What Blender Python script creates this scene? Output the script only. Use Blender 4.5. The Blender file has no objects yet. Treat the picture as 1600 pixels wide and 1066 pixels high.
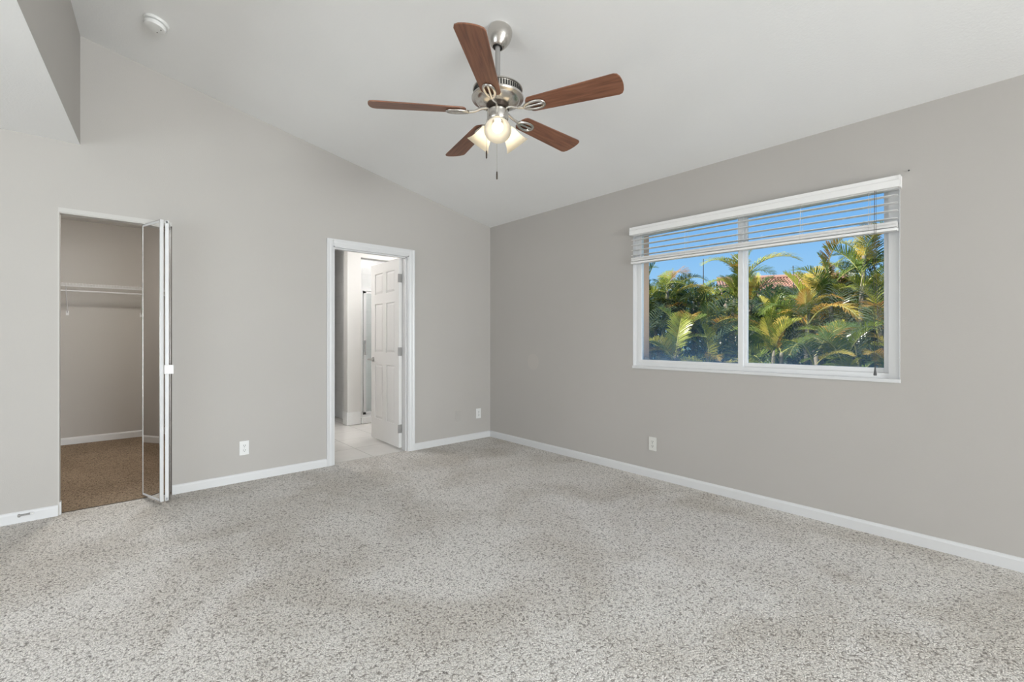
import bpy, bmesh, math, random
from mathutils import Vector, Matrix, Euler

random.seed(7)
PI = math.pi
SC = bpy.context.scene
COL = SC.collection

# ---------------------------------------------------------------- camera, world, sun, lights, exposure
cam_d = bpy.data.cameras.new('camera')
cam_d.sensor_fit = 'HORIZONTAL'
cam_d.sensor_width = 36.0
cam_d.lens = 713.63 / 1600.0 * 36.0
cam_d.shift_y = -0.0027
cam_d.clip_start = 0.02
cam_d.clip_end = 300
cam = bpy.data.objects.new('camera', cam_d)
cam.location = (4.2814, -3.4594, 1.18)
cam.rotation_euler = (PI / 2, 0, 0.8435)
COL.objects.link(cam)
SC.camera = cam

SC.view_settings.view_transform = 'Standard'
SC.view_settings.look = 'None'
SC.view_settings.exposure = 0.0
SC.view_settings.gamma = 1.0
SC.view_settings.use_curve_mapping = False

W = bpy.data.worlds.new('sky')
SC.world = W
W.use_nodes = True
wn, wl = W.node_tree.nodes, W.node_tree.links
wn.clear()
w_out = wn.new('ShaderNodeOutputWorld')
w_bg = wn.new('ShaderNodeBackground')
w_co = wn.new('ShaderNodeTexCoord')
w_sep = wn.new('ShaderNodeSeparateXYZ')
w_ramp = wn.new('ShaderNodeValToRGB')
wl.new(w_co.outputs['Generated'], w_sep.inputs[0])
wl.new(w_sep.outputs['Z'], w_ramp.inputs[0])
wl.new(w_ramp.outputs[0], w_bg.inputs[0])
wl.new(w_bg.outputs[0], w_out.inputs[0])
el = w_ramp.color_ramp.elements
el[0].position = 0.0
el[0].color = (0.50, 0.74, 0.96, 1)
el[1].position = 1.0
el[1].color = (0.045, 0.17, 0.62, 1)
e = el.new(0.10); e.color = (0.36, 0.645, 0.96, 1)
e = el.new(0.26); e.color = (0.18, 0.47, 0.93, 1)
w_bg.inputs[1].default_value = 1.0

def add_light(name, kind, loc, rot, energy, color=(1, 1, 1), **kw):
    d = bpy.data.lights.new(name, kind)
    d.energy = energy
    d.color = color
    for k, v in kw.items():
        setattr(d, k, v)
    o = bpy.data.objects.new(name, d)
    o.location = loc
    o.rotation_euler = rot
    COL.objects.link(o)
    return o

sun_dir = Vector((0.42, 0.62, -0.72))          # sun stands behind the house, over the camera's left shoulder
add_light('sun', 'SUN', (0, -10, 12), sun_dir.to_track_quat('-Z', 'Y').to_euler(), 10.5, (1.0, 0.95, 0.86), angle=0.01)
# daylight that falls through the glass door of the right wall (outside the frame, at camera side)
add_light('door_daylight', 'AREA', (9.67, -1.9, 1.08), (PI / 2, 0, PI / 2), 525, (0.985, 0.99, 1.0),
          shape='RECTANGLE', size=2.8, size_y=2.05)
# fill light added behind the unseen rear glass, under the low ceiling
add_light('rear_fill', 'AREA', (2.6, -6.14, 1.45), (PI / 2, 0, 0), 44, (0.985, 0.99, 1.0),
          shape='RECTANGLE', size=2.6, size_y=1.3)

# ---------------------------------------------------------------- materials
def new_mat(name):
    m = bpy.data.materials.new(name)
    m.use_nodes = True
    nt = m.node_tree
    return m, nt.nodes, nt.links, nt.nodes['Principled BSDF']

def plain(name, col, rough=0.5, metal=0.0, spec=0.5, emit=None, estr=0.0):
    m, n, l, b = new_mat(name)
    b.inputs['Base Color'].default_value = (*col, 1)
    b.inputs['Roughness'].default_value = rough
    b.inputs['Metallic'].default_value = metal
    b.inputs['Specular IOR Level'].default_value = spec
    if emit:
        b.inputs['Emission Color'].default_value = (*emit, 1)
        b.inputs['Emission Strength'].default_value = estr
    return m

def ramp(n, stops):
    r = n.new('ShaderNodeValToRGB')
    e = r.color_ramp.elements
    e[0].position, e[0].color = stops[0][0], (*stops[0][1], 1)
    e[1].position, e[1].color = stops[-1][0], (*stops[-1][1], 1)
    for p, c in stops[1:-1]:
        k = e.new(p); k.color = (*c, 1)
    return r

def painted(name, col, bump=0.12, scale=170.0, rough=0.75, patch=None):
    """roller / orange-peel painted plaster; patch = (x, z, radius) of a filled round spot"""
    m, n, l, b = new_mat(name)
    geo = n.new('ShaderNodeNewGeometry')
    no = n.new('ShaderNodeTexNoise'); no.inputs['Scale'].default_value = scale
    no.inputs['Detail'].default_value = 2.0
    l.new(geo.outputs['Position'], no.inputs['Vector'])
    bp = n.new('ShaderNodeBump'); bp.inputs['Strength'].default_value = bump
    bp.inputs['Distance'].default_value = 0.004
    l.new(no.outputs['Fac'], bp.inputs['Height'])
    l.new(bp.outputs['Normal'], b.inputs['Normal'])
    n2 = n.new('ShaderNodeTexNoise'); n2.inputs['Scale'].default_value = 1.3
    l.new(geo.outputs['Position'], n2.inputs['Vector'])
    r = ramp(n, [(0.3, tuple(c * 0.985 for c in col)), (0.7, tuple(min(1, c * 1.015) for c in col))])
    l.new(n2.outputs['Fac'], r.inputs[0])
    src = r.outputs[0]
    if patch:
        d = n.new('ShaderNodeVectorMath'); d.operation = 'DISTANCE'
        d.inputs[1].default_value = patch[0]
        l.new(geo.outputs['Position'], d.inputs[0])
        mr = n.new('ShaderNodeMapRange')
        mr.inputs['From Min'].default_value = patch[1] * 0.93
        mr.inputs['From Max'].default_value = patch[1] * 1.03
        mr.inputs['To Min'].default_value = 1.0; mr.inputs['To Max'].default_value = 0.0
        l.new(d.outputs['Value'], mr.inputs['Value'])
        mx = n.new('ShaderNodeMix'); mx.data_type = 'RGBA'
        l.new(mr.outputs[0], mx.inputs[0]); l.new(src, mx.inputs[6])
        mx.inputs[7].default_value = (col[0] * 1.06, col[1] * 1.05, col[2] * 1.04, 1)
        src = mx.outputs[2]
    l.new(src, b.inputs['Base Color'])
    b.inputs['Roughness'].default_value = rough
    b.inputs['Specular IOR Level'].default_value = 0.25
    return m

def carpet(name, light, mid, dark, soil):
    m, n, l, b = new_mat(name)
    geo = n.new('ShaderNodeNewGeometry')
    wob = n.new('ShaderNodeTexNoise'); wob.inputs['Scale'].default_value = 70
    wob.inputs['Detail'].default_value = 2
    l.new(geo.outputs['Position'], wob.inputs['Vector'])
    sub = n.new('ShaderNodeVectorMath'); sub.operation = 'SUBTRACT'; sub.inputs[1].default_value = (.5, .5, .5)
    l.new(wob.outputs['Color'], sub.inputs[0])
    scl = n.new('ShaderNodeVectorMath'); scl.operation = 'SCALE'; scl.inputs['Scale'].default_value = 0.022
    l.new(sub.outputs[0], scl.inputs[0])
    add = n.new('ShaderNodeVectorMath'); add.operation = 'ADD'
    l.new(geo.outputs['Position'], add.inputs[0]); l.new(scl.outputs[0], add.inputs[1])
    vo = n.new('ShaderNodeTexVoronoi'); vo.inputs['Scale'].default_value = 108
    vo.inputs['Randomness'].default_value = 1.0
    l.new(add.outputs[0], vo.inputs['Vector'])
    tuft = ramp(n, [(0.20, light), (0.55, mid), (0.78, dark), (1.0, tuple(c * 0.7 for c in dark))])  # yarn darkens into the gaps between tufts, their shade put into the colour
    l.new(vo.outputs['Distance'], tuft.inputs[0])
    # per-yarn tone
    no = n.new('ShaderNodeTexNoise'); no.inputs['Scale'].default_value = 210; no.inputs['Detail'].default_value = 3
    l.new(geo.outputs['Position'], no.inputs['Vector'])
    r2 = ramp(n, [(0.30, (0.52, 0.51, 0.50)), (0.49, (0.98, 0.975, 0.97)), (0.70, (1.28, 1.28, 1.28))])
    l.new(no.outputs['Fac'], r2.inputs[0])
    mul = n.new('ShaderNodeMix'); mul.data_type = 'RGBA'; mul.blend_type = 'MULTIPLY'; mul.inputs[0].default_value = 1.0
    l.new(tuft.outputs[0], mul.inputs[6]); l.new(r2.outputs[0], mul.inputs[7])
    # trodden, flattened and soiled areas
    n3 = n.new('ShaderNodeTexNoise'); n3.inputs['Scale'].default_value = 1.7; n3.inputs['Detail'].default_value = 5
    n3.inputs['Distortion'].default_value = 0.6
    l.new(geo.outputs['Position'], n3.inputs['Vector'])
    r3 = ramp(n, [(0.38, soil), (0.60, (1.04, 1.04, 1.04))])
    l.new(n3.outputs['Fac'], r3.inputs[0])
    m2 = n.new('ShaderNodeMix'); m2.data_type = 'RGBA'; m2.blend_type = 'MULTIPLY'; m2.inputs[0].default_value = 1.0
    l.new(mul.outputs[2], m2.inputs[6]); l.new(r3.outputs[0], m2.inputs[7])
    l.new(m2.outputs[2], b.inputs['Base Color'])
    inv = n.new('ShaderNodeMath'); inv.operation = 'SUBTRACT'; inv.inputs[0].default_value = 1.0
    l.new(vo.outputs['Distance'], inv.inputs[1])
    bp = n.new('ShaderNodeBump'); bp.inputs['Strength'].default_value = 0.8; bp.inputs['Distance'].default_value = 0.006
    l.new(inv.outputs[0], bp.inputs['Height']); l.new(bp.outputs['Normal'], b.inputs['Normal'])
    b.inputs['Roughness'].default_value = 0.95
    b.inputs['Specular IOR Level'].default_value = 0.1
    return m

def wood(name):
    m, n, l, b = new_mat(name)
    tc = n.new('ShaderNodeTexCoord')
    mp = n.new('ShaderNodeMapping'); mp.inputs['Scale'].default_value = (2.2, 26, 26)
    l.new(tc.outputs['Object'], mp.inputs[0])
    no = n.new('ShaderNodeTexNoise'); no.inputs['Scale'].default_value = 2.4; no.inputs['Detail'].default_value = 5
    no.inputs['Distortion'].default_value = 0.5
    l.new(mp.outputs[0], no.inputs['Vector'])
    r = ramp(n, [(0.25, (0.11, 0.043, 0.024)), (0.5, (0.21, 0.085, 0.046)), (0.75, (0.30, 0.132, 0.074))])
    l.new(no.outputs['Fac'], r.inputs[0]); l.new(r.outputs[0], b.inputs['Base Color'])
    b.inputs['Roughness'].default_value = 0.42
    return m

def tile_mat(name, col, grout, sx, sy, gap, offs=(0, 0), plane='XY', rough=0.2):
    m, n, l, b = new_mat(name)
    geo = n.new('ShaderNodeNewGeometry')
    sep = n.new('ShaderNodeSeparateXYZ'); l.new(geo.outputs['Position'], sep.inputs[0])
    masks = []
    for ax, s, o in ((plane[0], sx, offs[0]), (plane[1], sy, offs[1])):
        a = n.new('ShaderNodeMath'); a.operation = 'ADD'; a.inputs[1].default_value = 100 * s - o
        l.new(sep.outputs[ax], a.inputs[0])
        md = n.new('ShaderNodeMath'); md.operation = 'MODULO'; md.inputs[1].default_value = s
        l.new(a.outputs[0], md.inputs[0])
        lt = n.new('ShaderNodeMath'); lt.operation = 'LESS_THAN'; lt.inputs[1].default_value = gap
        l.new(md.outputs[0], lt.inputs[0]); masks.append(lt)
    mxm = n.new('ShaderNodeMath'); mxm.operation = 'MAXIMUM'
    l.new(masks[0].outputs[0], mxm.inputs[0]); l.new(masks[1].outputs[0], mxm.inputs[1])
    no = n.new('ShaderNodeTexNoise'); no.inputs['Scale'].default_value = 6; no.inputs['Detail'].default_value = 4
    l.new(geo.outputs['Position'], no.inputs['Vector'])
    r = ramp(n, [(0.3, tuple(c * 0.93 for c in col)), (0.7, col)])
    l.new(no.outputs['Fac'], r.inputs[0])
    mx = n.new('ShaderNodeMix'); mx.data_type = 'RGBA'
    l.new(mxm.outputs[0], mx.inputs[0]); l.new(r.outputs[0], mx.inputs[6]); mx.inputs[7].default_value = (*grout, 1)
    l.new(mx.outputs[2], b.inputs['Base Color'])
    b.inputs['Roughness'].default_value = rough
    return m

def pane_mat(name, haze=None):
    """clear glass; haze = (z0, z1): dusty film that is thickest along the lower edge of the pane"""
    m, n, l, b = new_mat(name)
    out = n['Material Output']; n.remove(b)
    tr = n.new('ShaderNodeBsdfTransparent'); tr.inputs[0].default_value = (0.95, 0.97, 0.97, 1)
    gl = n.new('ShaderNodeBsdfGlossy'); gl.inputs['Roughness'].default_value = 0.02
    mx = n.new('ShaderNodeMixShader'); mx.inputs[0].default_value = 0.004
    l.new(tr.outputs[0], mx.inputs[1]); l.new(gl.outputs[0], mx.inputs[2])
    last = mx
    if haze:
        geo = n.new('ShaderNodeNewGeometry')
        sep = n.new('ShaderNodeSeparateXYZ'); l.new(geo.outputs['Position'], sep.inputs[0])
        no = n.new('ShaderNodeTexNoise'); no.inputs['Scale'].default_value = 9; no.inputs['Detail'].default_value = 6
        l.new(geo.outputs['Position'], no.inputs['Vector'])
        m1 = n.new('ShaderNodeMath'); m1.operation = 'MULTIPLY_ADD'
        m1.inputs[1].default_value = 0.16; l.new(no.outputs['Fac'], m1.inputs[0]); l.new(sep.outputs['Z'], m1.inputs[2])
        r = ramp(n, [(0.0, (0.5, 0.5, 0.5)), (0.22, (0.22, 0.22, 0.22)), (0.6, (0.07, 0.07, 0.07)), (1.0, (0.0, 0.0, 0.0))])
        mr = n.new('ShaderNodeMapRange')
        mr.inputs['From Min'].default_value = haze[0]; mr.inputs['From Max'].default_value = haze[1]
        l.new(m1.outputs[0], mr.inputs['Value']); l.new(mr.outputs[0], r.inputs[0])
        df = n.new('ShaderNodeBsdfTranslucent'); df.inputs[0].default_value = (0.62, 0.68, 0.72, 1)
        mx2 = n.new('ShaderNodeMixShader'); l.new(r.outputs[0], mx2.inputs[0])
        l.new(mx.outputs[0], mx2.inputs[1]); l.new(df.outputs[0], mx2.inputs[2])
        last = mx2
    l.new(last.outputs[0], out.inputs[0])
    return m

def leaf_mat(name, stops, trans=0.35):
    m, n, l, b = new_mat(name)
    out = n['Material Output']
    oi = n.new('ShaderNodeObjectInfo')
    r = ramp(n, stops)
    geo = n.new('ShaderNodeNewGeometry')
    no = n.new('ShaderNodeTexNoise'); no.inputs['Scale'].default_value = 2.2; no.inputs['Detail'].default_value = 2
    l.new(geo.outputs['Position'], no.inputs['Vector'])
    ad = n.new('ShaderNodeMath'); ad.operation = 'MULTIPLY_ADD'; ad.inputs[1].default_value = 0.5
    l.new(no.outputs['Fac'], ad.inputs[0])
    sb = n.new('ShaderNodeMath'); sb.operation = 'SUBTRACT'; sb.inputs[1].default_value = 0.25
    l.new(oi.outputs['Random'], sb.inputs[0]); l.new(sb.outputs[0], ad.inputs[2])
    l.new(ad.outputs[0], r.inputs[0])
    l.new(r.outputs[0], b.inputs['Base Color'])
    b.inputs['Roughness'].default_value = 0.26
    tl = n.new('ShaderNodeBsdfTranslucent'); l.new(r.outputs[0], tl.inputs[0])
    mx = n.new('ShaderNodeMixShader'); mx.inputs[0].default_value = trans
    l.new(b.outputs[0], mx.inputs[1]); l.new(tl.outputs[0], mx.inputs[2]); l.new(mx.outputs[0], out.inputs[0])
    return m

def shade_mat(name):
    m, n, l, b = new_mat(name)
    out = n['Material Output']
    b.inputs['Base Color'].default_value = (0.52, 0.49, 0.44, 1); b.inputs['Roughness'].default_value = 0.3
    tl = n.new('ShaderNodeBsdfTranslucent'); tl.inputs[0].default_value = (0.95, 0.90, 0.80, 1)
    mx = n.new('ShaderNodeMixShader'); mx.inputs[0].default_value = 0.65
    l.new(b.outputs[0], mx.inputs[1]); l.new(tl.outputs[0], mx.inputs[2]); l.new(mx.outputs[0], out.inputs[0])
    return m

WALL = (0.500, 0.476, 0.450)
MW = painted('greige wall paint', WALL)
MWB = painted('greige wall paint with filled spot', WALL, patch=((0.738, 0.0, 0.925), 0.088))
MCEIL = painted('white textured ceiling paint', (0.86, 0.857, 0.85), bump=0.25, scale=90)
MTRIM = plain('white gloss trim paint', (0.72, 0.72, 0.725), 0.35)
MBATHW = painted('pale bathroom paint', (0.70, 0.69, 0.67), bump=0.06)
MCARPET = carpet('grey beige frieze carpet', (0.83, 0.80, 0.765), (0.73, 0.70, 0.665), (0.40, 0.375, 0.35), (0.87, 0.85, 0.82))
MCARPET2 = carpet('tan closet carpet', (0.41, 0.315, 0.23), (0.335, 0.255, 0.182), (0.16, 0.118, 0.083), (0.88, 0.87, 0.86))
MTILEF = tile_mat('cream floor tile', (0.74, 0.72, 0.69), (0.40, 0.385, 0.36), 0.455, 0.455, 0.006, (-0.52, -1.46))
MTILEW = tile_mat('white shower tile', (0.88, 0.88, 0.87), (0.74, 0.74, 0.73), 0.2, 0.2, 0.004, (0, 0), 'YZ')
MTILEX = tile_mat('white shower tile side', (0.88, 0.88, 0.87), (0.74, 0.74, 0.73), 0.2, 0.2, 0.004, (0, 0), 'XZ')
MVINYL = plain('white window vinyl', (0.82, 0.82, 0.82), 0.35)
MBLIND = plain('white faux wood blind', (0.90, 0.89, 0.88), 0.4)
MNICK = plain('brushed nickel', (0.60, 0.575, 0.54), 0.27, 1.0)
MNICKD = plain('satin nickel grey', (0.42, 0.41, 0.40), 0.35, 0.8)
MCHROME = plain('chrome', (0.72, 0.72, 0.72), 0.12, 1.0)
MALU = plain('satin aluminium', (0.74, 0.74, 0.74), 0.35, 0.25)
MDARK = plain('dark slot', (0.012, 0.011, 0.010), 0.6)
MBRONZE = plain('dark flywheel', (0.06, 0.045, 0.035), 0.4, 0.6)
MWOOD = wood('walnut blade veneer')
MSHADE = shade_mat('frosted bell glass')
MBULB = plain('lit bulb', (1, 1, 1), 0.4, emit=(1.0, 0.93, 0.80), estr=6.5)
MMIRROR = plain('mirror glass', (0.80, 0.79, 0.78), 0.01, 1.0)
MPLAS = plain('white plastic', (0.80, 0.80, 0.79), 0.3)
MPLASB = plain('beige plastic', (0.76, 0.75, 0.71), 0.3)
MSMOKE = plain('off white detector plastic', (0.80, 0.80, 0.785), 0.45)
MCORD = plain('white cord', (0.72, 0.70, 0.66), 0.7)
MCORDD = plain('weathered dark cord', (0.10, 0.085, 0.075), 0.7)
MDOORP = plain('white door paint', (0.80, 0.79, 0.775), 0.4)
MPEACH = painted('peach stucco', (0.80, 0.52, 0.36), bump=0.4, scale=60)
MGLASS_L = pane_mat('hazy window glass', (0.99, 1.55))
MGLASS_R = pane_mat('clear window glass', (0.88, 1.42))
MGLASS = pane_mat('plain glass')
MTRUNK = plain('grey cane bark', (0.30, 0.26, 0.20), 0.8)
MRACH = plain('yellow green stalk', (0.42, 0.40, 0.12), 0.5)
MLEAF = leaf_mat('areca leaf', [(0.0, (0.05, 0.10, 0.035)), (0.25, (0.12, 0.19, 0.05)), (0.45, (0.25, 0.32, 0.06)),
                                (0.68, (0.46, 0.47, 0.07)), (0.86, (0.55, 0.45, 0.09)), (1.0, (0.55, 0.27, 0.06))])
MLEAFD = leaf_mat('dull areca leaf', [(0.0, (0.08, 0.11, 0.06)), (0.4, (0.15, 0.19, 0.09)), (0.7, (0.26, 0.28, 0.12)), (1.0, (0.34, 0.27, 0.16))])  # duller leaf tones for the undergrowth
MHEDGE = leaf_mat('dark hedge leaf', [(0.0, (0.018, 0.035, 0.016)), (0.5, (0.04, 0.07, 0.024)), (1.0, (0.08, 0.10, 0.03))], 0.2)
MROOF = plain('terracotta roof tile', (0.42, 0.23, 0.17), 0.8)
MHOUSE = plain('cream house stucco', (0.62, 0.55, 0.45), 0.8)
MPOLE = plain('dark metal pole', (0.08, 0.08, 0.085), 0.5)

# ---------------------------------------------------------------- mesh helpers
class MB:
    def __init__(self):
        self.bm = bmesh.new()
    def box(self, x0, x1, y0, y1, z0, z1, mtx=None, bevel=0.0, seg=2):
        r = bmesh.ops.create_cube(self.bm, size=1.0)
        vs = r['verts']
        bmesh.ops.scale(self.bm, vec=(abs(x1 - x0), abs(y1 - y0), abs(z1 - z0)), verts=vs)
        bmesh.ops.translate(self.bm, vec=((x0 + x1) / 2, (y0 + y1) / 2, (z0 + z1) / 2), verts=vs)
        if bevel > 0:
            es = list({e for v in vs for e in v.link_edges})
            rr = bmesh.ops.bevel(self.bm, geom=es, offset=bevel, segments=seg, affect='EDGES', profile=0.7)
            vs = list({v for f in rr['faces'] for v in f.verts} | {v for v in vs if v.is_valid})
        if mtx is not None:
            bmesh.ops.transform(self.bm, matrix=mtx, verts=vs)
        return self
    def prism(self, pts, axis, a, b, mtx=None):
        """pts: 2D polygon in the two other axes (cyclic order), extruded along axis from a to b"""
        def mk(p, t):
            if axis == 'x': return Vector((t, p[0], p[1]))
            if axis == 'y': return Vector((p[0], t, p[1]))
            return Vector((p[0], p[1], t))
        A = [self.bm.verts.new(mtx @ mk(p, a) if mtx else mk(p, a)) for p in pts]
        B = [self.bm.verts.new(mtx @ mk(p, b) if mtx else mk(p, b)) for p in pts]
        n = len(pts)
        self.bm.faces.new(A); self.bm.faces.new(B[::-1])
        for i in range(n):
            self.bm.faces.new((A[i], B[i], B[(i + 1) % n], A[(i + 1) % n]))
        return self
    def lathe(self, prof, seg=40, mtx=None, a0=0.0, a1=2 * PI):
        full = abs(a1 - a0 - 2 * PI) < 1e-6
        cnt = seg if full else seg + 1
        rings = []
        for r, z in prof:
            ring = []
            if r < 1e-6:
                v = Vector((0, 0, z)); v = mtx @ v if mtx else v
                ring = [self.bm.verts.new(v)] * cnt
            else:
                for i in range(cnt):
                    a = a0 + (a1 - a0) * i / seg
                    v = Vector((r * math.cos(a), r * math.sin(a), z))
                    ring.append(self.bm.verts.new(mtx @ v if mtx else v))
            rings.append(ring)
        for A, B in zip(rings, rings[1:]):
            for i in range(seg):
                j = (i + 1) % cnt
                q = [A[i], A[j], B[j], B[i]]
                u = []
                for v in q:
                    if v not in u: u.append(v)
                if len(u) >= 3:
                    try: self.bm.faces.new(u)
                    except ValueError: pass
        return self
    def tube(self, pts, rad, seg=8, cap=True):
        pts = [Vector(p) for p in pts]
        n = len(pts)
        rads = rad if isinstance(rad, (list, tuple)) else [rad] * n
        rings = []
        up = None
        for i, p in enumerate(pts):
            t = (pts[min(i + 1, n - 1)] - pts[max(i - 1, 0)]).normalized()
            if up is None:
                up = Vector((0, 0, 1)) if abs(t.z) < 0.9 else Vector((1, 0, 0))
            s = t.cross(up).normalized(); up = s.cross(t).normalized()
            rings.append([self.bm.verts.new(p + rads[i] * (math.cos(2 * PI * k / seg) * s + math.sin(2 * PI * k / seg) * up)) for k in range(seg)])
        for A, B in zip(rings, rings[1:]):
            for k in range(seg):
                self.bm.faces.new((A[k], A[(k + 1) % seg], B[(k + 1) % seg], B[k]))
        if cap:
            self.bm.faces.new(rings[0][::-1]); self.bm.faces.new(rings[-1])
        return self
    def face(self, pts):
        self.bm.faces.new([self.bm.verts.new(Vector(p)) for p in pts]); return self
    def build(self, name, mat, parent=None, loc=(0, 0, 0), rot=(0, 0, 0), smooth=None, norm=True):
        if norm:
            bmesh.ops.recalc_face_normals(self.bm, faces=self.bm.faces)
        me = bpy.data.meshes.new(name)
        self.bm.to_mesh(me); self.bm.free()
        me.materials.append(mat)
        if smooth is not None:
            for p in me.polygons: p.use_smooth = True
            if hasattr(me, 'set_sharp_from_angle'):
                me.set_sharp_from_angle(angle=math.radians(smooth))
        o = bpy.data.objects.new(name, me)
        o.location = loc; o.rotation_euler = rot
        COL.objects.link(o)
        if parent is not None: o.parent = parent
        return o

def tag(o, label=None, cat=None, group=None, kind=None):
    if label: o['label'] = label
    if cat: o['category'] = cat
    if group: o['group'] = group
    if kind: o['kind'] = kind
    return o
def thing(name, label, cat, loc=(0, 0, 0), rot=(0, 0, 0), group=None, kind=None):
    o = bpy.data.objects.new(name, None)
    o.empty_display_size = 0.1
    o.location = loc; o.rotation_euler = rot
    COL.objects.link(o)
    return tag(o, label, cat, group, kind)
def struct(mb, name, mat, label=None, cat=None, smooth=None):
    o = mb.build(name, mat, smooth=smooth)
    return tag(o, label, cat, None, 'structure')
def copy_tree(o, parent=None):
    c = o.copy(); COL.objects.link(c)
    if parent is not None: c.parent = parent
    for ch in list(o.children):
        copy_tree(ch, c)
    return c

# ---------------------------------------------------------------- the room shell
ZC, SL = 2.511, 0.2041          # ceiling height at the window wall, rise per metre away from it
def zceil(y): return ZC - SL * y
XR, YR = 9.5, -6.0             # right and rear walls
YF = -3.588                     # fascia of the low ceiling meets the door wall here
FSL = -0.078
XBK = -2.78                     # far wall of closet and bathroom

# closet opening y -3.695..-3.085 top 2.053 ; bathroom door opening y -1.876..-1.092 top 2.042
m = MB()
T = -0.12
m.prism([(YR, 0), (-3.695, 0), (-3.695, 2.9), (YR, 2.9)], 'x', T, 0)
m.box(T, 0, -3.695, -3.085, 2.053, 2.9)
m.box(T, 0, -3.085, -1.876, 0, 2.9)
m.box(T, 0, -1.876, -1.092, 2.042, 2.9)
m.box(T, 0, -1.092, 0.0, 0, 2.508)
m.prism([(YR, 2.9), (-1.876, 2.9), (-3.7, 3.35), (YR, 3.35)], 'x', T, 0)
m.prism([(-1.092, 2.508), (0.0, 2.508), (-1.876, 2.9), (-1.092, 2.9)][:0] or [(-1.876, 2.9), (-1.092, 2.9), (-1.092, 2.735)], 'x', T, 0)
m.prism([(-1.092, 2.508), (0.0, 2.508), (0.0, 2.52), (-1.092, 2.735)], 'x', T, 0)
struct(m, 'wall_left', MW, 'greige bedroom wall with the mirrored closet and the bathroom doorway', 'wall')

# window opening x 1.995..3.797 z 0.936..2.11
WX0, WX1, WZ0, WZ1 = 1.993, 3.797, 0.936, 2.13
m = MB()
m.box(0, WX0, 0, 0.12, 0, 2.53).box(WX1, XR, 0, 0.12, 0, 2.53).box(WX0, WX1, 0, 0.12, 0, WZ0).box(WX0, WX1, 0, 0.12, WZ1, 2.53)
struct(m, 'wall_back', MWB, 'greige wall with the wide window and one outlet', 'wall')
m = MB()
m.box(-3.2, WX0 + .004, 0.12, 0.25, -0.2, 2.6).box(WX1 - .004, XR + .2, 0.12, 0.25, -0.2, 2.6).box(WX0, WX1, 0.12, 0.25, -.2, WZ0 - .02).box(WX0, WX1, 0.12, 0.25, WZ1, 2.6)
struct(m, 'wall_exterior', MPEACH, 'peach stucco outside face of the window wall', 'wall')

# right wall with the glass door, rear wall with a strip of window
DY0, DY1 = -3.3, -0.5
m = MB()
m.prism([(YR, 0), (DY0, 0), (DY0, 3.3), (YR, 3.75)], 'x', XR, XR + .12)
m.prism([(DY0, 2.08), (DY1, 2.08), (DY1, 2.8), (DY0, 3.3)], 'x', XR, XR + .12)
m.prism([(DY1, 0), (0.12, 0), (0.12, 2.53), (DY1, 2.8)], 'x', XR, XR + .12)
struct(m, 'wall_right', MW)
m = MB().box(7.4, 7.52, -1.15, 0, 0, 2.52)  # unseen fin added to shade the window wall from the door light
struct(m, 'wall_shade_fin', MW)
m = MB()
m.box(0, 1.3, YR - .12, YR, 0, 3.8).box(3.9, XR, YR - .12, YR, 0, 3.8).box(1.3, 3.9, YR - .12, YR, 0, .8).box(1.3, 3.9, YR - .12, YR, 2.1, 3.8)
struct(m, 'wall_front', MW)
d3 = thing('door_3', None, None, (XR + .06, (DY0 + DY1) / 2, 0), kind='structure')
m = MB(); hw = (DY1 - DY0) / 2
for (a, b) in ((-hw, -hw + .06), (-.04, .04), (hw - .06, hw)): m.box(-.03, .03, a, b, .03, 2.02)
m.box(-.03, .03, -hw, hw, 0, .03).box(-.03, .03, -hw, hw, 2.02, 2.08)
m.build('door_frame', MVINYL, d3)
MB().box(-.004, .004, -hw + .06, hw - .06, .03, 2.02).build('glass', MGLASS, d3)
w2 = thing('window_2', None, None, (2.6, YR - .06, 0), kind='structure')
m = MB().box(-1.3, -1.25, -.03, .03, .8, 2.1).box(1.25, 1.3, -.03, .03, .8, 2.1).box(-1.25, 1.25, -.03, .03, .8, .85).box(-1.25, 1.25, -.03, .03, 2.05, 2.1).box(-.02, .02, -.03, .03, .85, 2.05)
m.build('window_frame', MVINYL, w2)
MB().box(-1.25, 1.25, -.004, .004, .85, 2.05).build('glass', MGLASS, w2)

# vaulted ceiling: slab rising from the window wall past the fascia
m = MB()
yb = YF + FSL * XR - .15
m.prism([(0.12, zceil(.12)), (yb, zceil(yb)), (yb, zceil(yb) + .15), (0.12, zceil(.12) + .15)], 'x', T, XR + .12)
struct(m, 'ceiling', MCEIL, 'white vaulted ceiling sloping up from the window wall', 'ceiling')
# low flat ceiling behind the fascia
m = MB()
m.prism([(0.0, YF - .001), (XR, YF + FSL * XR - .001), (XR, YR), (0.0, YR)], 'z', 2.5, 2.58)
struct(m, 'ceiling_low', MCEIL, 'flat lower ceiling at the upper left corner', 'ceiling')
m = MB()
m.prism([(0.0, YF), (XR, YF + FSL * XR), (XR, YF + FSL * XR - .09), (0.0, YF - .09)], 'z', 2.5012, 3.75)
struct(m, 'wall_fascia', MW, 'greige drop wall between the vaulted and the low ceiling', 'wall')

# floors
m = MB().box(-0.035, XR, YR, 0, -0.1, 0)
struct(m, 'floor', MCARPET, 'grey beige frieze carpet of the bedroom', 'carpet')
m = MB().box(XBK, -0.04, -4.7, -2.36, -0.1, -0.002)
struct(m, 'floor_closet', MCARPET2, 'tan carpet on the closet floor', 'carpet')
m = MB().box(XBK, -0.04, -2.3, 0.0, -0.1, -0.004)
struct(m, 'floor_bathroom', MTILEF, 'cream square floor tiles seen through the bathroom doorway', 'tile floor')

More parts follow.
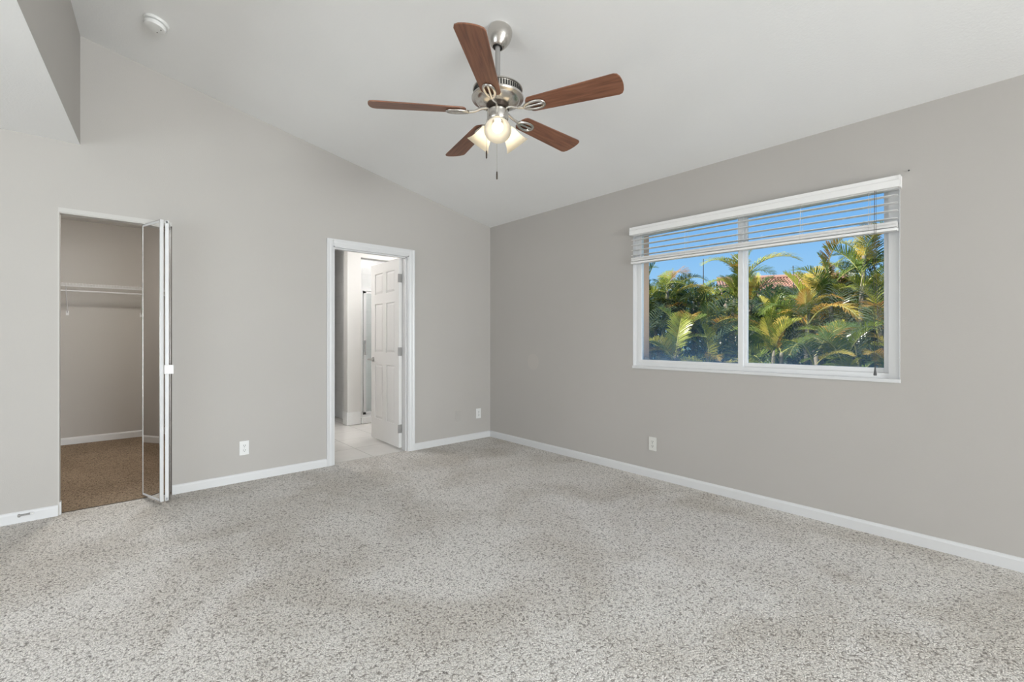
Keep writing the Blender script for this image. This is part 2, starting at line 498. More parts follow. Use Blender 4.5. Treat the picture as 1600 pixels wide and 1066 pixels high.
# closet shell
m = MB()
m.box(XBK - .1, XBK, -4.8, -2.30, 0, 2.5)
m.box(XBK, T, -4.8, -4.7, 0, 2.5)
m.box(XBK, T, -2.36, -2.30, 0, 2.5)
struct(m, 'wall_closet', MW, 'plain greige walls inside the closet', 'wall')
m = MB().box(XBK - .1, T, -4.8, -2.30, 2.5, 2.56)
struct(m, 'ceiling_closet', MCEIL)
# bathroom shell
m = MB()
m.box(XBK - .1, XBK, -2.30, 0.12, 0, 2.5)
struct(m, 'wall_bathroom', MW, 'greige far wall of the bathroom alcove', 'wall')
m = MB().box(XBK, T, 0.0, 0.12, 0, 2.5)
struct(m, 'wall_bathroom_right', MTILEX)
m = MB().box(XBK - .1, T, -2.30, 0.12, 2.5, 2.56)
struct(m, 'ceiling_bathroom', MCEIL)
# partition with the shower opening
m = MB()
m.box(-1.945, -1.81, -1.015, -0.827, 0, 2.5)
m.box(-1.945, -1.81, -0.827, 0, 2.295, 2.5)
m.box(-2.02, -1.91, -2.3, -1.42, 0, 2.5)  # unseen wall piece added to keep light out of the alcove
struct(m, 'wall_partition', MBATHW, 'pale wall end beside the shower in the bathroom', 'wall')
m = MB()
m.box(XBK, XBK + .02, -0.827, 0, 0, 2.5)
struct(m, 'wall_shower', MTILEW)
m = MB().box(XBK + .02, -1.945, -0.87, -0.827, 0, 2.5)
struct(m, 'wall_shower_side', MTILEX)

# baseboards
BH = 0.0705
def base_prof(): return [(0, 0.0), (0.013, 0.0), (0.013, BH - .016), (0.009, BH - .005), (0.004, BH), (0, BH)]
def baseboard_A(y0, y1, name):
    m = MB().prism([(p[0], p[1]) for p in base_prof()], 'y', y0, y1)
    struct(m, name, MTRIM, None, None)
baseboard_A(YR, -3.695, 'baseboard_left')
baseboard_A(-3.085, -1.936, 'baseboard_middle')
baseboard_A(-1.03, -0.013, 'baseboard_corner')
m = MB().prism([(-p[0], p[1]) for p in base_prof()], 'x', 0.0, XR)
struct(m, 'baseboard_back', MTRIM)
m = MB().prism([(XBK + p[0] * 1.1, p[1] * 1.1) for p in base_prof()], 'y', -4.7, -2.36)
m.prism([(-4.7 + p[0], p[1] * 1.1) for p in base_prof()], 'x', XBK + .013, T)
struct(m, 'baseboard_closet', MTRIM)
m = MB().box(XBK, XBK + .012, -2.3, -0.87, 0, 0.17)
m.box(-1.81, -1.798, -1.027, -0.835, 0, 0.175).box(-1.945, -1.81, -1.027, -1.015, 0, 0.175)
struct(m, 'baseboard_bathroom', MTILEW)
# baseboard return on the closet jamb
m = MB().box(-0.045, 0.0, -3.695, -3.680, 0.0, 0.085, bevel=.003)
struct(m, 'trim_1', MTRIM)

# carpet edge strip / seam at the closet and threshold at the bathroom
MB_s = MB().box(-0.042, -0.034, -3.68, -3.09, -0.004, 0.0035)
struct(MB_s, 'trim_2', plain('dark carpet seam', (0.10, 0.08, 0.065), 0.9))

# closet header track and jamb lining
m = MB().box(-0.075, 0.002, -3.695, -3.085, 2.024, 2.053)
m.box(-0.07, -0.005, -3.69, -3.09, 2.018, 2.024)
struct(m, 'trim_3', painted('painted track', (0.58, 0.565, 0.54), bump=0.0))
m = MB().box(-0.115, 0.0015, -3.697, -3.689, 0.0, 2.024, bevel=.002)
struct(m, 'trim_4', painted('jamb paint', (0.58, 0.56, 0.53), bump=0.03))

# ---------------------------------------------------------------- bathroom doorway: casing, jamb, open six panel door
d1 = thing('door_1', 'open white six-panel door with white casing leading to the bathroom', 'door', (0, -1.484, 0), kind='structure')
def casing_prof(w):   # (across, out) from inner edge outwards
    return [(0, 0), (0, .009), (w * .2, .012), (w * .35, .015), (w * .6, .014), (w * .85, .019), (w, .019), (w, 0)]
cw = 0.062
m = MB()
yL, yR_ = -1.876 + 1.484, -1.092 + 1.484
zT = 2.042
m.prism([(o_, yL - a) for a, o_ in casing_prof(cw)], 'z', 0, zT + cw)
m.prism([(o_, yR_ + a) for a, o_ in casing_prof(cw)], 'z', 0, zT + cw)
m.prism([(o_, zT + a) for a, o_ in casing_prof(cw)], 'y', yL - cw * .0, yR_ + cw * .0)
m.box(0, .0185, yL - cw, yR_ + cw, zT + cw * .86, zT + cw)
m.build('casing', MTRIM, d1)
m = MB()
jt = 0.012
m.box(T - .004, 0.004, yL, yL + jt, 0, zT).box(T - .004, 0.004, yR_ - jt, yR_, 0, zT).box(T - .004, 0.004, yL, yR_, zT - jt, zT)
m.box(-.06, -.03, yL + jt, yL + jt + .01, 0, zT - jt).box(-.06, -.03, yR_ - jt - .01, yR_ - jt, 0, zT - jt).box(-.06, -.03, yL + jt, yR_ - jt, zT - jt - .01, zT - jt)
m.build('jamb', MTRIM, d1)
# leaf: local x from the pin to the free edge, local y thickness, front (-y) faces the camera
LW, LH, LT = 0.735, 2.012, 0.035
dl = MB()
st, mid = 0.105, 0.095      # stile and centre stile widths
rows = [(0.235, 0.865), (1.0, 1.555), (1.665, 1.90)]   # panel rows
cols = [(st, (LW - mid) / 2), ((LW + mid) / 2, LW - st)]
def leaf_box(x0, x1, z0, z1, y0=-LT / 2, y1=LT / 2): dl.box(x0, x1, y0, y1, z0, z1)
leaf_box(0, st, 0, LH); leaf_box(LW - st, LW, 0, LH)
for (a, b) in rows: leaf_box(cols[0][1], cols[1][0], a, b)
zz = 0.0
for (a, b) in rows:
    leaf_box(st, LW - st, zz, a) ; zz = b
leaf_box(st, LW - st, zz, LH)
leaf = dl.build('leaf', MDOORP, d1, loc=(-0.132, -1.118 + 1.484, 0.018), rot=(0, 0, PI - math.radians(2.2)))
# rotated by pi: local +x runs into the bathroom, local +y faces the camera
pm = MB()
for (a, b) in rows:
    for (c, d) in cols:
        pm.box(c - .001, d + .001, -.008, .008, a - .001, b + .001)
        g = .03
        for sgn in (1, -1):
            v = [(c, a), (d, a), (d, b), (c, b)]
            vi = [(c + g, a + g), (d - g, a + g), (d - g, b - g), (c + g, b - g)]
            y0, y1 = sgn * .008, sgn * .0145
            for i in range(4):
                j = (i + 1) % 4
                # raised field bevel, rising from the recess
                pm.face([(v[i][0] + (.008 if v[i][0] == c else -.008), y0, v[i][1] + (.008 if v[i][1] == a else -.008)),
                         (v[j][0] + (.008 if v[j][0] == c else -.008), y0, v[j][1] + (.008 if v[j][1] == a else -.008)),
                         (vi[j][0], y1, vi[j][1]), (vi[i][0], y1, vi[i][1])])
            pm.face([(p[0], y1, p[1]) for p in vi])
pm.build('door_panel', MDOORP, leaf)
km = MB()
kx = LW - .06; kz = 0.915
for s in (1, -1):
    km.lathe([(0, .0), (.028, .0), (.028, .006), (.012, .010), (.010, .035), (.0, .035)], 24,
             Matrix.Translation((kx, s * LT / 2, kz)) @ Matrix.Rotation(-s * PI / 2, 4, 'X'))
    km.tube([(kx, s * (LT / 2 + .03), kz), (kx, s * (LT / 2 + .052), kz), (kx + .01 , s * (LT / 2 + .058), kz), (kx - .06, s * (LT / 2 + .058), kz - .003), (kx - .095, s * (LT / 2 + .055), kz - .006)],
            [.010, .011, .011, .009, .007], 10)
km.build('lever_handle', MNICKD, leaf, smooth=50)
for hz in (0.20, 1.02, 1.80):
    hm = MB().box(-.003, .001, -.014, .030, hz - .045, hz + .045)
    hm.tube([(-.005, -LT / 2 - .004, hz - .047), (-.005, -LT / 2 - .004, hz + .047)], .0065, 10)
    hm.box(-.028, -.005, -LT / 2 - .006, -LT / 2 - .002, hz - .045, hz + .045)
    hm.build('hinge', MNICKD, leaf)

# shower enclosure
sh = thing('shower_enclosure', 'framed glass shower enclosure with a white curb seen behind the bathroom door', 'shower', (-1.85, -0.43, 0))
m = MB()
y0, y1 = -0.397, 0.43
m.box(-.02, .02, y0, y0 + .03, .09, 1.90)
m.box(-.025, .025, y0, y1, 1.84, 1.885)
m.box(-.02, .02, y1 - .03, y1, .09, 1.90)
m.box(-.025, .025, y0, y1, .085, .115)
m.build('shower_frame', MALU, sh)
m = MB()
m.box(-.012, .012, y0 + .05, y0 + .085, .12, 1.835).box(-.012, .012, y1 - .07, y1 - .035, .12, 1.835)
m.box(-.012, .012, y0 + .05, y1 - .035, .12, .15).box(-.012, .012, y0 + .05, y1 - .035, 1.805, 1.835)
dr = m.build('shower_door', MALU, sh)
MB().box(-.003, .003, y0 + .08, y1 - .065, .14, 1.81).build('glass', MGLASS, dr)
MB().box(.012, .035, y0 + .055, y0 + .075, .95, 1.15, bevel=.003).build('handle', MCHROME, dr)
MB().box(-.06, .06, -.397, .428, 0, .085, bevel=.004).build('curb', MTILEW, sh)
MB().box(-.9, -.07, -.39, .425, -.003, .02).build('shower_pan', MTILEF, sh)

# unseen fill lights added to brighten the bathroom, shower and closet, above the door heads
def fill_lamp(x, y, z, label, power, col, r=.16):
    t = thing('fill_light', label, 'fill light', (x, y, z))
    MB().lathe([(0, 0), (r, 0), (r, -.03), (0, -.03)], 32).build('base', MTRIM, t, smooth=40)
    MB().lathe([(r * .94, -.03), (r * .9, -.06), (r * .6, -.09), (0, -.10)], 32).build('diffuser', plain('lit diffuser', (1, 1, 1), .5, emit=col, estr=power), t, smooth=60)
fill_lamp(-1.3, -2.0, 2.5, 'added round fill light on the bathroom ceiling', 66, (1, .985, .965))
fill_lamp(-1.1, -.45, 2.5, 'added round fill light on the bathroom ceiling in front of the shower', 58, (1, .985, .97))
fill_lamp(-2.35, -.20, 2.5, 'added round fill light on the ceiling inside the shower', 15, (1, .985, .97), .12)
fill_lamp(-1.15, -3.4, 2.5, 'added round fill light on the closet ceiling', 92, (1, .955, .88))

# ---------------------------------------------------------------- closet: folding mirror door
d2 = thing('door_2', 'mirrored bifold closet door folded open at the right side of the closet', 'door', (-0.06, -3.11, 0), kind='structure')
def fold_panel(a, b, mirror_side, zb, zt):
    """panel between plan points a -> b (local), thickness to mirror_side * normal"""
    a, b = Vector(a), Vector(b)
    d = b - a; L = d.length
    rot = math.atan2(d.y, d.x)
    f = MB(); th = .021; bw = .012
    f.box(0, L, -th / 2, th / 2 - .003 if mirror_side > 0 else th / 2, zb, zb + .02)
    f.box(0, L, -th / 2, th / 2, zt - .02, zt)
    f.box(0, bw, -th / 2, th / 2, zb, zt, bevel=.002)
    f.box(L - bw, L, -th / 2, th / 2, zb, zt, bevel=.004)
    f.box(bw, L - bw, -.004, .004, zb + .02, zt - .02)
    p = f.build('panel', MTRIM, d2, loc=(a.x, a.y, 0), rot=(0, 0, rot))
    s = mirror_side
    y_a, y_b = sorted((s * (th / 2 - .006), s * (th / 2 - .001)))
    MB().box(bw * .7, L - bw, y_a, y_b, zb + .006, zt - .006).build('mirror', MMIRROR, p)
    c = MB()
    ya, yb_ = sorted((s * (th / 2 - .001), s * (th / 2 + .0015)))
    c.box(bw * .3, bw * .8, ya, yb_, zb, zt).box(L - bw * 1.15, L - bw * .6, ya, yb_, zb, zt).box(0, L, ya, yb_, zb, zb + .007).box(0, L, ya, yb_, zt - .007, zt)
    c.build('mirror_edge', MCHROME, p)
    return p
ox, oy = 0.06, 3.11
p2 = fold_panel((-.06 + ox, -3.247 + oy), (.212 + ox, -3.160 + oy), -1, .02, 2.022)
p1 = fold_panel((-.055 + ox, -3.100 + oy), (.207 + ox, -3.132 + oy), 1, .02, 2.022)
h = MB().box(-.012, .006, -.022, .032, -.032, .032, bevel=.003)
h.build('edge_handle', MPLAS, d2, loc=(.207 + ox + .006, -3.132 + oy + .006, .957))
h = MB().tube([(0, 0, -.006), (0, 0, .012)], .004, 8)

# ---------------------------------------------------------------- closet wire shelf
ws = thing('wire_shelf', 'white wire shelf with hanging rod on the far closet wall', 'shelf', (XBK, -3.5, 1.765))
m = MB()
ya, yb = -1.19, 1.13
for x in (.01, .10, .20, .30): m.tube([(x, ya, 0), (x, yb, 0)], .003, 6)
m.tube([(.30, ya, -.03), (.30, yb, -.03)], .004, 6)
m.build('rail', MTRIM, ws)
m = MB()
k = ya
while k < yb:
    m.tube([(.005, k, .004), (.302, k, .004), (.306, k, -.03)], .0016, 5)
    k += .0255
m.build('wire_deck', MTRIM, ws)
MB().tube([(.255, ya, -.075), (.255, yb, -.075)], .008, 8).build('hanging_rod', MTRIM, ws)
for yy in (-.275, .36, .93, -.95):
    m = MB().tube([(.295, yy, -.01), (.29, yy, -.03), (.004, yy, -.30)], .005, 6).box(.0, .006, yy - .012, yy + .012, -.33, -.28)
    m.tube([(.255, yy, -.075), (.25, yy + .0, -.03)], .004, 6)
    m.build('bracket', MTRIM, ws)

# ---------------------------------------------------------------- outlets, blank plate, door stop, nail
def outlet(loc, rz, label, mat, w=.070, hgt=.115, blank=False):
    t = thing('wall_plate' if blank else 'wall_outlet', label, 'outlet', loc, (0, 0, rz), None if blank else 'duplex outlets')
    MB().box(-w / 2, w / 2, -.006, 0, -hgt / 2, hgt / 2, bevel=.0035).build('cover_plate', mat, t)
    if blank:
        MB().box(-.017, .017, -.0085, -.006, -.033, .033, bevel=.0015).build('insert', mat, t)
        for z in (-.045, .045): MB().lathe([(0, 0), (.003, 0), (.003, .001), (0, .0015)], 10, Matrix.Translation((0, -.006, z)) @ Matrix.Rotation(PI / 2, 4, 'X')).build('screw', mat, t)
        return t
    for z in (-.0195, .0195):
        f = MB()
        pts = [(.0165 * math.cos(a) , max(-.013, min(.013, .0165 * math.sin(a)))) for a in [2 * PI * i / 24 for i in range(24)]]
        f.prism([(p[0], p[1] + z) for p in pts], 'y', -.0085, -.006)
        r = f.build('receptacle', mat, t)
        s = MB().box(-.0075, -.0052, -.0089, -.0084, z - .002, z + .0075).box(.0050, .0077, -.0089, -.0084, z - .003, z + .008)
        s.lathe([(0, 0), (.0028, 0), (.0028, .0005), (0, .0005)], 10, Matrix.Translation((0, -.0084, z - .0078)) @ Matrix.Rotation(PI / 2, 4, 'X'))
        s.build('slot', MDARK, r)
    MB().lathe([(0, 0), (.003, 0), (.003, .001), (0, .0015)], 10, Matrix.Translation((0, -.006, 0)) @ Matrix.Rotation(PI / 2, 4, 'X')).build('screw', MNICKD, t)
    return t
outlet((0, -2.605, .276), PI / 2, 'white duplex outlet between the closet and the bathroom doorway', MPLAS)
outlet((0, -.180, .296), PI / 2, 'white duplex outlet close to the room corner beside the bathroom doorway', MPLAS)
outlet((2.187, 0, .287), 0, 'duplex outlet on the wall below the window', MPLASB)
outlet((0, -.466, .296), PI / 2, 'wall plate painted over in greige near the room corner', painted('painted plate', tuple(c * .97 for c in WALL), bump=.05), blank=True)

ds = thing('door_stop', 'small spring door stop on the baseboard left of the closet', 'door stop', (.013, -3.872, .047))
MB().lathe([(0, 0), (.011, 0), (.011, .003), (.005, .008), (0, .008)], 16, Matrix.Rotation(PI / 2, 4, 'Y')).build('base', MNICKD, ds)
sp = [(.006 + .062 * i / 90, .0048 * math.cos(i * .9), .0048 * math.sin(i * .9)) for i in range(91)]
MB().tube(sp, .0011, 5).build('spring', MNICKD, ds)
MB().lathe([(0, 0), (.0065, 0), (.0065, .012), (.004, .014), (0, .014)], 12, Matrix.Translation((.067, 0, 0)) @ Matrix.Rotation(PI / 2, 4, 'Y')).build('tip', MPLAS, ds)
ds.rotation_euler = (0, -.15, 1.0)

nl = MB().lathe([(0, 0), (.0045, 0), (.0045, .002), (.0016, .003), (.0016, .016), (0, .016)], 12, Matrix.Rotation(PI / 2, 4, 'X'))
nl = nl.build('nail', MPOLE, loc=(3.837, -.010, 2.145), smooth=40)
nl.rotation_euler = (PI, 0, 0)
nl.location = (3.837, -.0105, 2.145)
tag(nl, 'small dark nail in the wall above the upper right window corner', 'nail')

# ---------------------------------------------------------------- window
wn1 = thing('window_1', 'wide white two-pane sliding window in the right-hand wall', 'window', (0, 0, 0), kind='structure')
F0, F1 = .034, .115
m = MB()
fz0, fz1 = WZ0 + .004, WZ1
m.box(WX0, WX0 + .035, F0, F1, fz0, fz1).box(WX1 - .055, WX1, F0 - .01, F1, fz0, fz1).box(WX0 + .035, WX1 - .055, F0, F1, fz0, fz0 + .03).box(WX0 + .035, WX1 - .055, F0, F1, fz1 - .035, fz1)
m.build('window_frame', MVINYL, wn1)
XM = 2.895
def sash(x0, x1, ya, yb, gl, sw=.025, bw=.022):
    s = MB(); z0, z1 = fz0 + .03, fz1 - .035
    s.box(x0, x0 + sw, ya, yb, z0, z1, bevel=.003).box(x1 - sw, x1, ya, yb, z0, z1, bevel=.003)
    s.box(x0 + sw, x1 - sw, ya, yb, z0, z0 + bw, bevel=.003).box(x0 + sw, x1 - sw, ya, yb, z1 - .03, z1, bevel=.003)
    o = s.build('sash', MVINYL, wn1)
    MB().box(x0 + sw - .004, x1 - sw + .004, (ya + yb) / 2 - .002, (ya + yb) / 2 + .002, z0 + bw - .004, z1 - .026).build('glass', gl, o)
    return o
sash(WX0 + .030, XM + .012, F0 - .004, F0 + .024, MGLASS_L, sw=.036, bw=.024)
sash(XM - .004, WX1 - .05, F0 + .026, F0 + .052, MGLASS_R, sw=.034, bw=.030)
m = MB()
m.box(WX0 - .004, WX1 + .002, -.008, F0 + .01, WZ0 - .018, WZ0 + .004, bevel=.004)
m.build('window_sill', MTRIM, wn1)
m = MB()
m.box(WX0, WX0 + .003, -.001, F0, WZ0, WZ1).box(WX1 - .003, WX1, -.001, F0, WZ0, WZ1).box(WX0, WX1, -.001, F0, WZ1 - .003, WZ1)
m.build('window_return', MTRIM, wn1)

# blind: raised, four slats hanging open over the gathered stack
bl = thing('window_blind', 'white raised horizontal blind hanging at the top of the window', 'blind', (2.90, -.03, 2.046), (0, math.radians(.62), 0))
hw = .905
m = MB()
m.prism([(-.020, .015), (-.032, .018), (-.032, .055), (-.026, .062), (-.026, .083), (-.016, .083), (-.016, .015)], 'x', -hw, hw)
for s in (-1, 1):
    m.box(s * hw, s * (hw - .008), -.030, .030, .016, .083)
m.build('valance', MBLIND, bl)
MB().box(-hw + .012, hw - .012, -.012, .030, .012, .058).build('headrail', MBLIND, bl)
def slat_mesh(L, w=.050, t=.0026):
    n = 6; top = []; bot = []
    for i in range(n + 1):
        u = -w / 2 + w * i / n
        c = .0022 * (1 - (2 * u / w) ** 2)
        top.append((u, c + t)); bot.append((u, c))
    return MB().prism(top + bot[::-1], 'x', -L, L)
sl0 = slat_mesh(hw - .014).build('slat', MBLIND, bl, loc=(0, .004, -.026), smooth=30)
def more_slat(z, dx=0, dy=0, rx=0):
    c = sl0.copy(); COL.objects.link(c); c.parent = bl
    c.location = (dx, .004 + dy, z); c.rotation_euler = (rx, 0, 0)
for k_ in range(1, 4): more_slat(-.026 - .0445 * k_)
zs = -.182
for k_ in range(10):
    more_slat(zs - .0033 * k_, random.uniform(-.002, .002), random.uniform(-.0015, .0015), random.uniform(-.02, .02))
MB().box(-hw + .012, hw - .012, -.024, .030, zs - .050, zs - .034, bevel=.003).build('bottom_rail', MBLIND, bl)
for lx in (-.80, -.40, .0, .40, .76):
    lm = MB()
    for yy in (-.022, .030): lm.tube([(lx, yy, .02), (lx, yy, zs - .04)], .0009, 4)
    for k_ in range(4): lm.tube([(lx - .004, -.022, -.029 - .0445 * k_), (lx - .004, .030, -.029 - .0445 * k_)], .0008, 4)
    lm.build('ladder_cord', MCORD, bl)
    MB().lathe([(0, 0), (.006, 0), (.006, -.003), (0, -.004)], 10, Matrix.Translation((lx, .003, zs - .050))).build('cord_button', MNICKD, bl)
lc = MB()
lc.tube([(.790, -.036, .012), (.791, -.037, -.15)], .0016, 6)
lc.tube([(.791, -.037, -.15), (.792, -.036, -.5), (.800, -.034, -.9), (.803, -.034, -1.036)], .0012, 6)
lc.tube([(.797, -.036, .012), (.803, -.036, -.5), (.815, -.034, -.78), (.806, -.034, -1.036)], .0011, 6)
lco = lc.build('lift_cord', MCORDD, bl)
MB().lathe([(0, .022), (.0035, .02), (.005, .004), (.0085, -.022), (.0075, -.028), (0, -.028)], 14, Matrix.Translation((.804, -.034, -1.05))).build('tassel', MPOLE, lco)

# ---------------------------------------------------------------- smoke detector
ny = Vector((0, -SL, -1)).normalized()
px = Vector((0.655, -3.22, zceil(-3.22)))
sd = thing('smoke_detector', 'round white smoke detector on the sloped ceiling', 'smoke detector', px, ny.to_track_quat('Z', 'Y').to_euler())
MB().lathe([(0, 0), (.066, 0), (.068, .006), (.064, .016), (.052, .018), (0, .018)], 40).build('mounting_base', MSMOKE, sd, smooth=40)
MB().lathe([(.050, .018), (.050, .024), (.0585, .026), (.0585, .036), (.054, .044), (.03, .047), (0, .0475)], 40).build('cover', MSMOKE, sd, smooth=40)
for a, r in ((3.6, .012), (5.2, .030)):
    MB().lathe([(0, .0465), (.003, .0465), (.003, .0485), (0, .0485)], 10, Matrix.Translation((.035 * math.cos(a), .035 * math.sin(a), 0))).build('vent_hole', MDARK, sd)

# ---------------------------------------------------------------- ceiling fan
AX, AY, ZB, FS = 2.352, -1.8475, 2.426, 1.018
fan = thing('ceiling_fan', 'ceiling fan with five walnut blades, brushed nickel body and three lit bell shades', 'ceiling fan', (AX, AY, ZB))
fan.scale = (FS, FS, FS)
zt = (zceil(AY + .02) - ZB) / FS            # ceiling above the blade plane
tilt = Matrix.Translation((0, .02, zt)) @ ny.to_track_quat('Z', 'Y').to_matrix().to_4x4()
MB().lathe([(0, 0), (.064, 0), (.066, .008), (.066, .030), (.062, .052), (.050, .078), (.036, .098), (.030, .104), (.026, .104), (.022, .096), (.018, .09), (0, .09)], 48, tilt).build('canopy', MNICK, fan, smooth=50)
MB().lathe([(0, .090), (.0235, .090), (.0235, .1045), (0, .1045)], 24, tilt).build('canopy_opening', MDARK, fan)
MB().tube([(0, 0, zt - .10), (0, 0, .14)], .0135, 20).build('downrod', MNICKD, fan, smooth=60)
# motor housing
MB().lathe([(.0, .160), (.022, .160), (.028, .150), (.034, .143), (.070, .138), (.112, .130), (.128, .124), (.1345, .118), (.1345, .114), (.1285, .112), (.1285, .080),
            (.1385, .078), (.141, .072), (.139, .065), (.128, .062), (.120, .060), (.114, .051), (.098, .040), (.078, .033), (.066, .030), (0, .030)], 64).build('motor_housing', MNICK, fan, smooth=35)
v = MB()
for i in range(56):
    a = 2 * PI * i / 56
    v.box(.1275, .1305, -.0036, .0036, .083, .109, Matrix.Rotation(a, 4, 'Z'))
v.build('vent_slots', MDARK, fan)
MB().lathe([(0, .034), (.063, .034), (.063, .012), (0, .012)], 40).build('flywheel', MBRONZE, fan, smooth=40)
MB().lathe([(0, .013), (.050, .013), (.056, .006), (.058, 0), (.058, -.040), (.054, -.052), (.046, -.058), (.040, -.068), (.028, -.078), (.012, -.084), (0, -.085)], 48).build('switch_housing', MNICK, fan, smooth=40)
# blades
def blade_mesh():
    r0, r1 = .170, .665
    n = 26; outl = []
    def half(r):
        u = (r - r0) / (r1 - r0)
        return .052 + .017 * u
    pts_r = []
    for i in range(9):                # inner rounded end
        a = PI / 2 + PI * i / 8
        pts_r.append((r0 + .03 + .03 * math.cos(a), half(r0) * math.sin(a)))
    out = [(r1 - .022, -half(r1)), (r1 - .006, -half(r1) + .006)]
    for i in range(1, 8):
        t = -1 + 2 * i / 8
        out.append((r1 + .010 * (1 - t * t), (half(r1) - .010) * t))
    out += [(r1 - .006, half(r1) - .006), (r1 - .022, half(r1))]
    poly = pts_r + out
    return MB().prism(poly, 'z', -.003, .003)
bl0 = blade_mesh().build('blade', MWOOD, fan)
ir = MB()
ir.tube([(.045, 0, .018), (.085, 0, .012), (.125, 0, -.004), (.165, 0, -.010)], [.010, .008, .007, .009], 10)
# oval medallion under the blade with two long openings
n_ = 32
def oval(a, bb, cx, z): return [(cx + a * math.cos(2 * PI * i / n_), bb * math.sin(2 * PI * i / n_) * (1 + .22 * math.cos(2 * PI * i / n_)), z) for i in range(n_ + 1)]
ir.tube(oval(.056, .027, .216, -.009), .0085, 8, cap=False)
ir.tube([(.160, 0, -.010), (.200, 0, -.0085), (.225, 0, -.008), (.268, 0, -.008)], [.010, .007, .006, .009], 8)
for q in ((.185, .014), (.185, -.014), (.252, 0)): ir.lathe([(0, -.014), (.005, -.013), (.006, -.009), (.006, -.003), (0, -.003)], 12, Matrix.Translation((q[0], q[1], 0)))
ir0 = ir.build('blade_iron', MNICK, bl0, smooth=50)
PH0 = 29.2879 % (2 * PI)
PITCH = math.radians(-12.5)
FLAP = (-.024, .026, -.014, .016, 0.0)      # each blade droops or lifts a little
def set_blade(o, k):
    az = PH0 + k * 2 * PI / 5
    o.rotation_euler = (Matrix.Rotation(az, 3, 'Z') @ Matrix.Rotation(-FLAP[k], 3, 'Y') @ Matrix.Rotation(PITCH, 3, 'X')).to_euler()
set_blade(bl0, 0)
for k_ in range(1, 5):
    c = bl0.copy(); COL.objects.link(c); c.parent = fan; set_blade(c, k_)
    d = ir0.copy(); COL.objects.link(d); d.parent = c
# three bell shades with bulbs
AZC = math.atan2(-3.4594 - AY, 4.2814 - AX)
E_ = math.radians(49)
for k_ in range(3):
    az = AZC + k_ * 2 * PI / 3
    dirv = Vector((math.cos(az) * math.cos(E_), math.sin(az) * math.cos(E_), -math.sin(E_)))
    neck = Vector((math.cos(az) * .046, math.sin(az) * .046, -.066))
    mt = Matrix.Translation(neck) @ dirv.to_track_quat('Z', 'Y').to_matrix().to_4x4()
    MB().lathe([(0, -.03), (.020, -.028), (.022, 0), (.026, .008), (.026, .024), (.020, .026), (0, .026)], 28, mt).build('lamp_socket', MNICK, fan, smooth=40)
    prof = [(.024, .016), (.030, .020), (.036, .035), (.041, .055), (.046, .075), (.053, .095), (.062, .112), (.070, .122)]
    inner = [(r - .003, z) for r, z in prof[::-1]]
    s = MB().lathe(prof + [(.0685, .1235)] + inner, 40, mt).build('lamp_shade', MSHADE, fan, smooth=50)
    MB().lathe([(0, .028), (.013, .030), (.014, .045), (.024, .066), (.029, .082), (.026, .098), (.015, .109), (0, .112)], 28, mt).build('bulb', MBULB, s, smooth=60)
# pull chains
for (dx, dy, z0, z1) in ((-.034, -.050, -.045, -.215), (.020, -.022, -.080, -.335)):
    c = MB().tube([(dx, dy, z0), (dx, dy, z1)], .0011, 6)
    ch = c.build('pull_chain', MNICK, fan)
    MB().lathe([(0, z1 + .004), (.003, z1), (.0042, z1 - .012), (.0042, z1 - .036), (.002, z1 - .041), (0, z1 - .042)], 12, Matrix.Translation((dx, dy, 0))).build('pull', MBRONZE, ch, smooth=50)

# ---------------------------------------------------------------- outside: lawn, house, palms
GZ = -.15
m = MB().box(-40, 40, .25, 70, GZ - .1, GZ)
lw = m.build('lawn', leaf_mat('grass', [(0, (.05, .09, .025)), (1, (.10, .14, .04))], .0))
tag(lw, 'green lawn outside the window', 'lawn', None, 'structure')

# neighbour's house, ridge across the view
hs = thing('house', 'neighbouring house with a red tiled roof behind the palms', 'house', (-4.58, 24.07, GZ), (0, 0, .50))
MB().box(-2.7, 2.7, -4.2, 4.2, 0, 2.9).build('house_wall', MHOUSE, hs)
rf = MB(); rows_, colsn = 18, 176
ridge_z, eave_z, half_d = 4.62, 2.75, 4.7
for sgn in (-1, 1):
    for r in range(rows_):
        t0, t1 = r / rows_, (r + 1.12) / rows_
        prev = None
        for c in range(colsn + 1):
            x = -3.2 + 6.4 * c / colsn
            wv = .055 * math.sin(c * PI / 2.0) if True else 0
            wv = .05 * (1 if c % 4 in (1, 2) else -1)
            A = rf.bm.verts.new((x, sgn * half_d * t0, ridge_z + (eave_z - ridge_z) * t0 + wv))
            B = rf.bm.verts.new((x, sgn * half_d * t1, ridge_z + (eave_z - ridge_z) * t1 + wv + .05))
            if prev: rf.bm.faces.new((prev[0], A, B, prev[1]))
            prev = (A, B)
rf.tube([(-3.2, 0, ridge_z + .05), (3.2, 0, ridge_z + .05)], .13, 8)
rf.build('roof', MROOF, hs)
MB().prism([(-4.2, 2.8), (4.2, 2.75), (0, 4.5)], 'x', -2.7, 2.7).build('gable', MHOUSE, hs)

